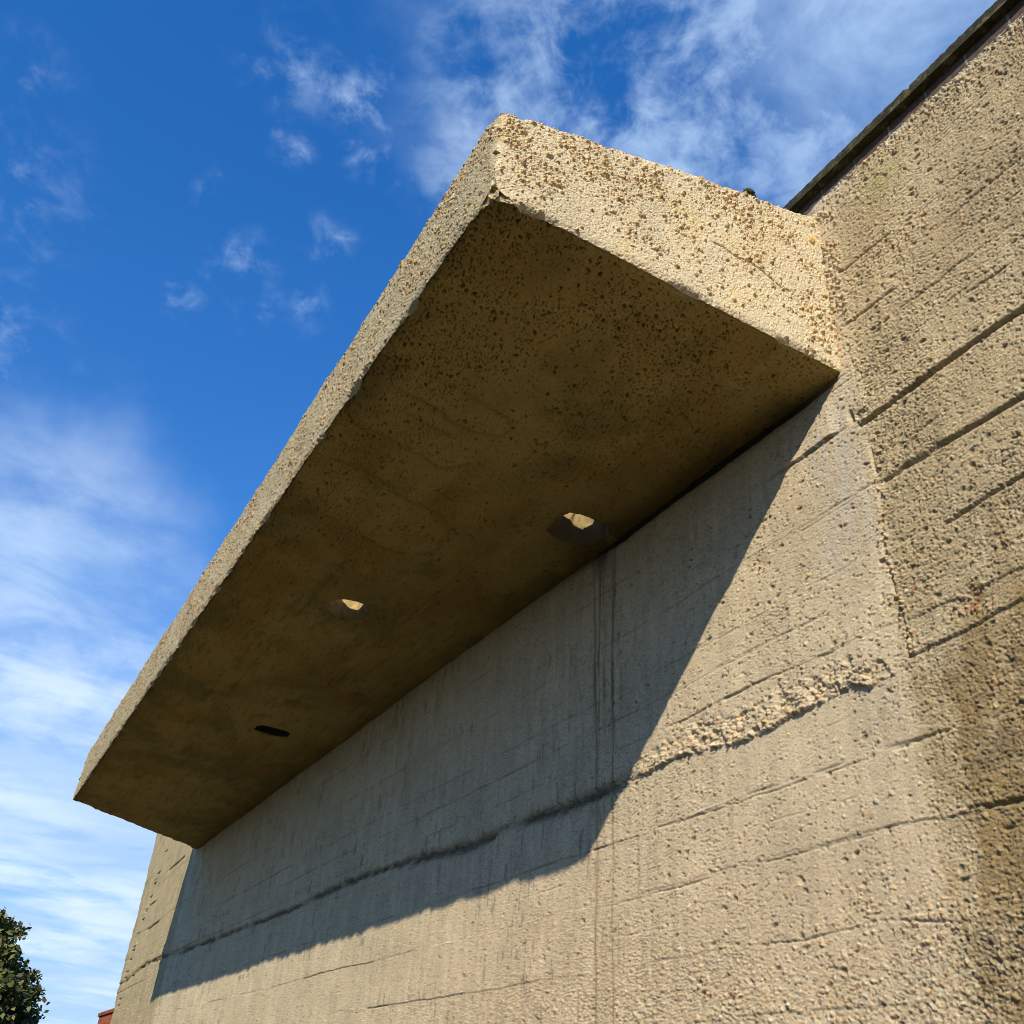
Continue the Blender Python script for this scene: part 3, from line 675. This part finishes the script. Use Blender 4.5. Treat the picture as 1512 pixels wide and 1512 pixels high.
def swept(name, prof, x0, x1, step, amp, col, mat, seed, loc, taper=None):
    """a profile of (y, z) points, corners first subdivided, swept along X and roughened"""
    pr = []
    for i in range(len(prof)):
        p0, p1 = np.array(prof[i]), np.array(prof[(i + 1) % len(prof)])
        m_ = max(2, int(np.hypot(*(p1 - p0)) / .008))
        pr += [tuple(p0 + (p1 - p0) * t) for t in np.linspace(0, 1, m_, endpoint=False)]
    pr = np.array(pr + [pr[0]]); cen = pr[:-1].mean(0)
    xs = np.concatenate([np.arange(x0, -3.4, step * 6), np.arange(-3.4, -.2, step), np.arange(-.2, x1 + .01, .08)]) if x0 < -3.4 else np.arange(x0, x1, step)
    X, K = np.meshgrid(xs, np.arange(len(pr)), indexing='ij')
    Y = pr[K, 0]; Zz = pr[K, 1]
    nr = pr - cen; nr = nr / (np.abs(nr).max(0) + 1e-6); nl = np.linalg.norm(nr, axis=1, keepdims=True) + 1e-6; nr = nr / nl
    hh = (fbm3(X * 40, Y * 40, Zz * 40, seed, 3) - .5) * amp + (fbm3(X * 4, Y * 4, Zz * 4, seed + 5, 2) - .5) * amp * .5
    joint = np.abs(((X + .35) % .9) - .45); hh -= np.exp(-(joint / .006) ** 2) * .012
    pts = np.stack([X, Y + nr[K, 0] * hh, Zz + nr[K, 1] * hh], -1)
    pts[:, -1] = pts[:, 0]
    nn = fbm3(X * 30, Y * 30, Zz * 30, seed + 9, 3); n2 = fbm3(X * 5, Y * 5, Zz * 5, seed + 11, 3)
    c = np.zeros(X.shape + (3,), np.float32) + np.array(col, np.float32)
    c = mixc(c, (.15, .13, .08), sst(nn, .58, .70) * .6); c = mixc(c, (.05, .05, .02), sst(n2, .5, .65) * .6)
    o = grid_mesh(name, pts - np.array(loc), c, mat); o.location = loc
    return own(o)
swept('coping', [(DW - .045, 5.922), (DW - .045, 5.980), (DW + .30, 6.000), (DW + .30, 5.922), (DW - .010, 5.924), (DW - .034, 5.928)], -14.4, 8.0, .012, .012, (.034, .031, .020), M_COP, 600, (-2.0, DW, 5.93))
def box_mesh(name, lo, hi, mat, loc, step=None):
    x0, y0, z0 = lo; x1, y1, z1 = hi
    v = np.array([(x, y, z) for x in (x0, x1) for y in (y0, y1) for z in (z0, z1)], np.float32) - np.array(loc, np.float32)
    f = np.array([(0, 1, 3, 2), (4, 6, 7, 5), (0, 4, 5, 1), (2, 3, 7, 6), (0, 2, 6, 4), (1, 5, 7, 3)])
    o = raw_mesh(name, v, f, None, mat, smooth=False); o.location = loc
    bv = o.modifiers.new('soft_edge', 'BEVEL'); bv.width = .004; bv.segments = 2
    return o
own(box_mesh('brick_course', (-14.3, DW + .004, ZT - .012), (8, DW + .26, 5.924), M_BR, (-1.985, DW, 5.835)))

# ---------------------------------------------------------------- red brick wall beyond the end of the concrete
def red_build(b):
    t = N('ShaderNodeTexCoord').outputs['Object']
    sp = N('ShaderNodeSeparateXYZ'); L(t, sp.inputs[0])
    cb = N('ShaderNodeCombineXYZ'); L(mth('ADD', sp.outputs[0], sp.outputs[1]), cb.inputs[0]); L(sp.outputs[2], cb.inputs[1])
    br = N('ShaderNodeTexBrick'); L(cb.outputs[0], br.inputs['Vector'])
    br.inputs['Scale'].default_value = 1; br.inputs['Brick Width'].default_value = .225; br.inputs['Row Height'].default_value = .075; br.inputs['Mortar Size'].default_value = .006
    br.inputs['Color1'].default_value = (.30, .075, .03, 1); br.inputs['Color2'].default_value = (.24, .055, .025, 1); br.inputs['Mortar'].default_value = (.26, .12, .07, 1)
    nn = noise(t, 3, 5, .6); sc = N('ShaderNodeVectorMath', operation='SCALE'); L(br.outputs[0], sc.inputs[0]); L(mapr(nn, .3, .7, .8, 1.15, False), sc.inputs['Scale'])
    L(sc.outputs[0], b.inputs['Base Color'])
M_RED = material('red_brick', red_build)
rb = empty('brick_wall', (-21.6, 3.75, 0)); tag(rb, 'rust-red brick wall just showing past the left end of the concrete building', 'wall')
ri = Matrix.Translation((21.6, -3.75, 0))
for o in (box_mesh('wall_body', (-24.1, 3.6, -.1), (-19, 3.9, 3.13), M_RED, (-21.6, 3.75, 0)), box_mesh('wall_cap', (-24.13, 3.57, 3.133), (-19, 3.93, 3.20), M_RED, (-21.6, 3.75, 3.13))):
    o.parent = rb; o.matrix_parent_inverse = ri

# ---------------------------------------------------------------- tree
def leaf_build(b):
    at = N('ShaderNodeAttribute', attribute_name='Tone'); L(at.outputs['Color'], b.inputs['Base Color'])
    b.inputs['Roughness'].default_value = .55; b.inputs['Specular IOR Level'].default_value = .35
M_LEAF = material('broad_leaves', leaf_build)
def bark_build(b):
    t = N('ShaderNodeTexCoord').outputs['Object']; n = noise(t, 9, 6, .7, 0, (0, 0, 0), (1, 1, .2))
    r = N('ShaderNodeValToRGB'); L(n, r.inputs[0]); r.color_ramp.elements[0].color = (.03, .022, .015, 1); r.color_ramp.elements[1].color = (.14, .11, .08, 1); L(r.outputs[0], b.inputs['Base Color'])
M_BARK = material('bark', bark_build)
def tube(p0, p1, r0, r1, s=8):
    p0, p1 = np.array(p0, float), np.array(p1, float); ax = p1 - p0; ax /= np.linalg.norm(ax)
    u = np.cross(ax, (0.3, .9, .1)); u /= np.linalg.norm(u); w = np.cross(ax, u); an = np.linspace(0, 2 * math.pi, s, endpoint=False)
    ring = lambda p, r: p + r * (np.cos(an)[:, None] * u + np.sin(an)[:, None] * w)
    v = np.concatenate([ring(p0, r0), ring(p1, r1)]); i = np.arange(s); j = (i + 1) % s
    return v, np.stack([i, j, j + s, i + s], -1)
def build_tree(loc, height, label):
    rng = np.random.default_rng(7); t = empty('tree', loc); tag(t, label, 'tree')
    vs, fs, nv = [], [], 0
    def add(*k):
        nonlocal nv
        v, f = tube(*k); vs.append(v); fs.append(f + nv); nv += len(v)
    add((0, 0, -.1), (.05, .05, 1.2), .34, .27); add((.05, .05, 1.2), (-.05, .1, 3.6), .27, .20); add((-.05, .1, 3.6), (.05, 0, height - .8), .20, .04)
    tips = []
    for i in range(64):
        z0 = 1.3 + (height - 2.2) * i / 64; an = i * 2.4 + rng.uniform(-.3, .3)
        prof = np.interp(z0, [1, 2.2, 3.8, 5.8, 7.4, height], [4.2, 4.4, 3.7, 2.4, 1.2, .4]) * rng.uniform(.78, 1.0)
        e = (math.cos(an) * prof, math.sin(an) * prof, z0 + .25 * prof + rng.uniform(-.2, .5))
        add((0, 0, z0), e, .075, .015, 5); tips.append((np.array((0, 0, z0)), np.array(e)))
    o = raw_mesh('trunk', np.concatenate(vs), np.concatenate(fs), None, M_BARK, t)
    P_, S_ = [], []
    prof_r = lambda z: np.interp(z, [1.4, 2.4, 3.5, 4.9, 6.6, 7.6, height], [4.2, 5.2, 5.2, 4.4, 3.0, 1.4, .1])
    for _ in range(2200):
        z0 = height - (height - 1.6) * math.sqrt(rng.uniform(0, 1)); an = rng.uniform(0, 2 * math.pi)
        lump = .90 + .12 * math.sin(an * 5 + z0 * 2.3) * math.sin(z0 * 3.1 + an * 2)
        rr = prof_r(z0) * lump * rng.uniform(.60, 1.0); m_ = int(rng.integers(70, 120)); r = rng.uniform(.24, .44)
        P_.append(np.array((math.cos(an) * rr, math.sin(an) * rr, z0)) + np.clip(rng.normal(0, r * .55, (m_, 3)), -r, r) * (1, 1, .7)); S_.append(np.full(m_, rng.uniform(.75, 1.25)))
    for p0, p1 in [q for q in tips[::9] if q[1][2] < 5]:                       # leaf clumps out along each limb
        ln = np.linalg.norm(p1 - p0)
        for j in range(5):
            f = .45 + .58 * (j + rng.uniform(0, 1)) / 5; cpt = p0 + (p1 - p0) * f + rng.normal(0, .14 + .07 * ln * f * .4, 3) * (1, 1, .8)
            m_ = int(rng.integers(60, 100)); r = rng.uniform(.26, .46)
            P_.append(cpt + rng.normal(0, r * .62, (m_, 3)) * (1, 1, .75)); S_.append(np.full(m_, rng.uniform(.75, 1.25)))
    Pn = np.concatenate(P_); tone = np.concatenate(S_); m_ = len(Pn)
    nrm = rng.normal(0, 1, (m_, 3)); nrm[:, 2] = np.abs(nrm[:, 2]) + .4; nrm /= np.linalg.norm(nrm, axis=1, keepdims=True)
    u = np.cross(nrm, rng.normal(0, 1, (m_, 3))); u /= np.linalg.norm(u, axis=1, keepdims=True); w = np.cross(nrm, u)
    s = rng.uniform(.06, .12, (m_, 1))
    q = np.stack([Pn - u * s, Pn - w * s * .6 + nrm * s * .15, Pn + u * s, Pn + w * s * .6 + nrm * s * .15], 1).reshape(-1, 3)
    base = np.array((.085, .10, .028)) * tone[:, None] * rng.uniform(.7, 1.3, (m_, 1))
    k = rng.uniform(0, 1, m_); base[k < .10] = (.15, .13, .035); base[k > .965] = (.16, .085, .03)
    raw_mesh('crown', q, np.arange(m_ * 4).reshape(-1, 4), np.repeat(base, 4, 0), M_LEAF, t, smooth=False)
build_tree((-35, -1.40, 0), 8.5, 'dense dark green broadleaf tree cut by the left edge, autumn-tinged leaves')

# ---------------------------------------------------------------- a dark tuft of moss on the canopy edge
def moss_build(b):
    t = N('ShaderNodeTexCoord').outputs['Object']; n = noise(t, 120, 4, .7)
    r = N('ShaderNodeValToRGB'); L(n, r.inputs[0]); r.color_ramp.elements[0].color = (.012, .012, .009, 1); r.color_ramp.elements[1].color = (.06, .062, .03, 1); L(r.outputs[0], b.inputs['Base Color'])
M_MOSS = material('dark_moss', moss_build)
u_, v_ = np.meshgrid(np.linspace(0, 2 * math.pi, 37), np.linspace(-.45 * math.pi, .5 * math.pi, 20), indexing='ij')
sx, sy, sz = np.cos(u_) * np.cos(v_), np.sin(u_) * np.cos(v_), np.sin(v_)
bump = 1 + 1.3 * (fbm3(sx * 2.5 + 9, sy * 2.5, sz * 2.5, 701, 4, .65) - .5)
pm = np.stack([sx * .024 * bump, sy * .034 * bump, sz * .022 * bump + .012], -1); pm[-1] = pm[0]
mo = grid_mesh('moss_tuft', pm, np.ones(pm.shape), M_MOSS)
mz = ZS + HF + (HWALL - HF) * (2.42 - DF) / DEP
mo.location = (-2.385, 2.42, mz + .012)
tag(mo, 'small dark tuft of moss on the top edge of the slab canopy', 'moss')
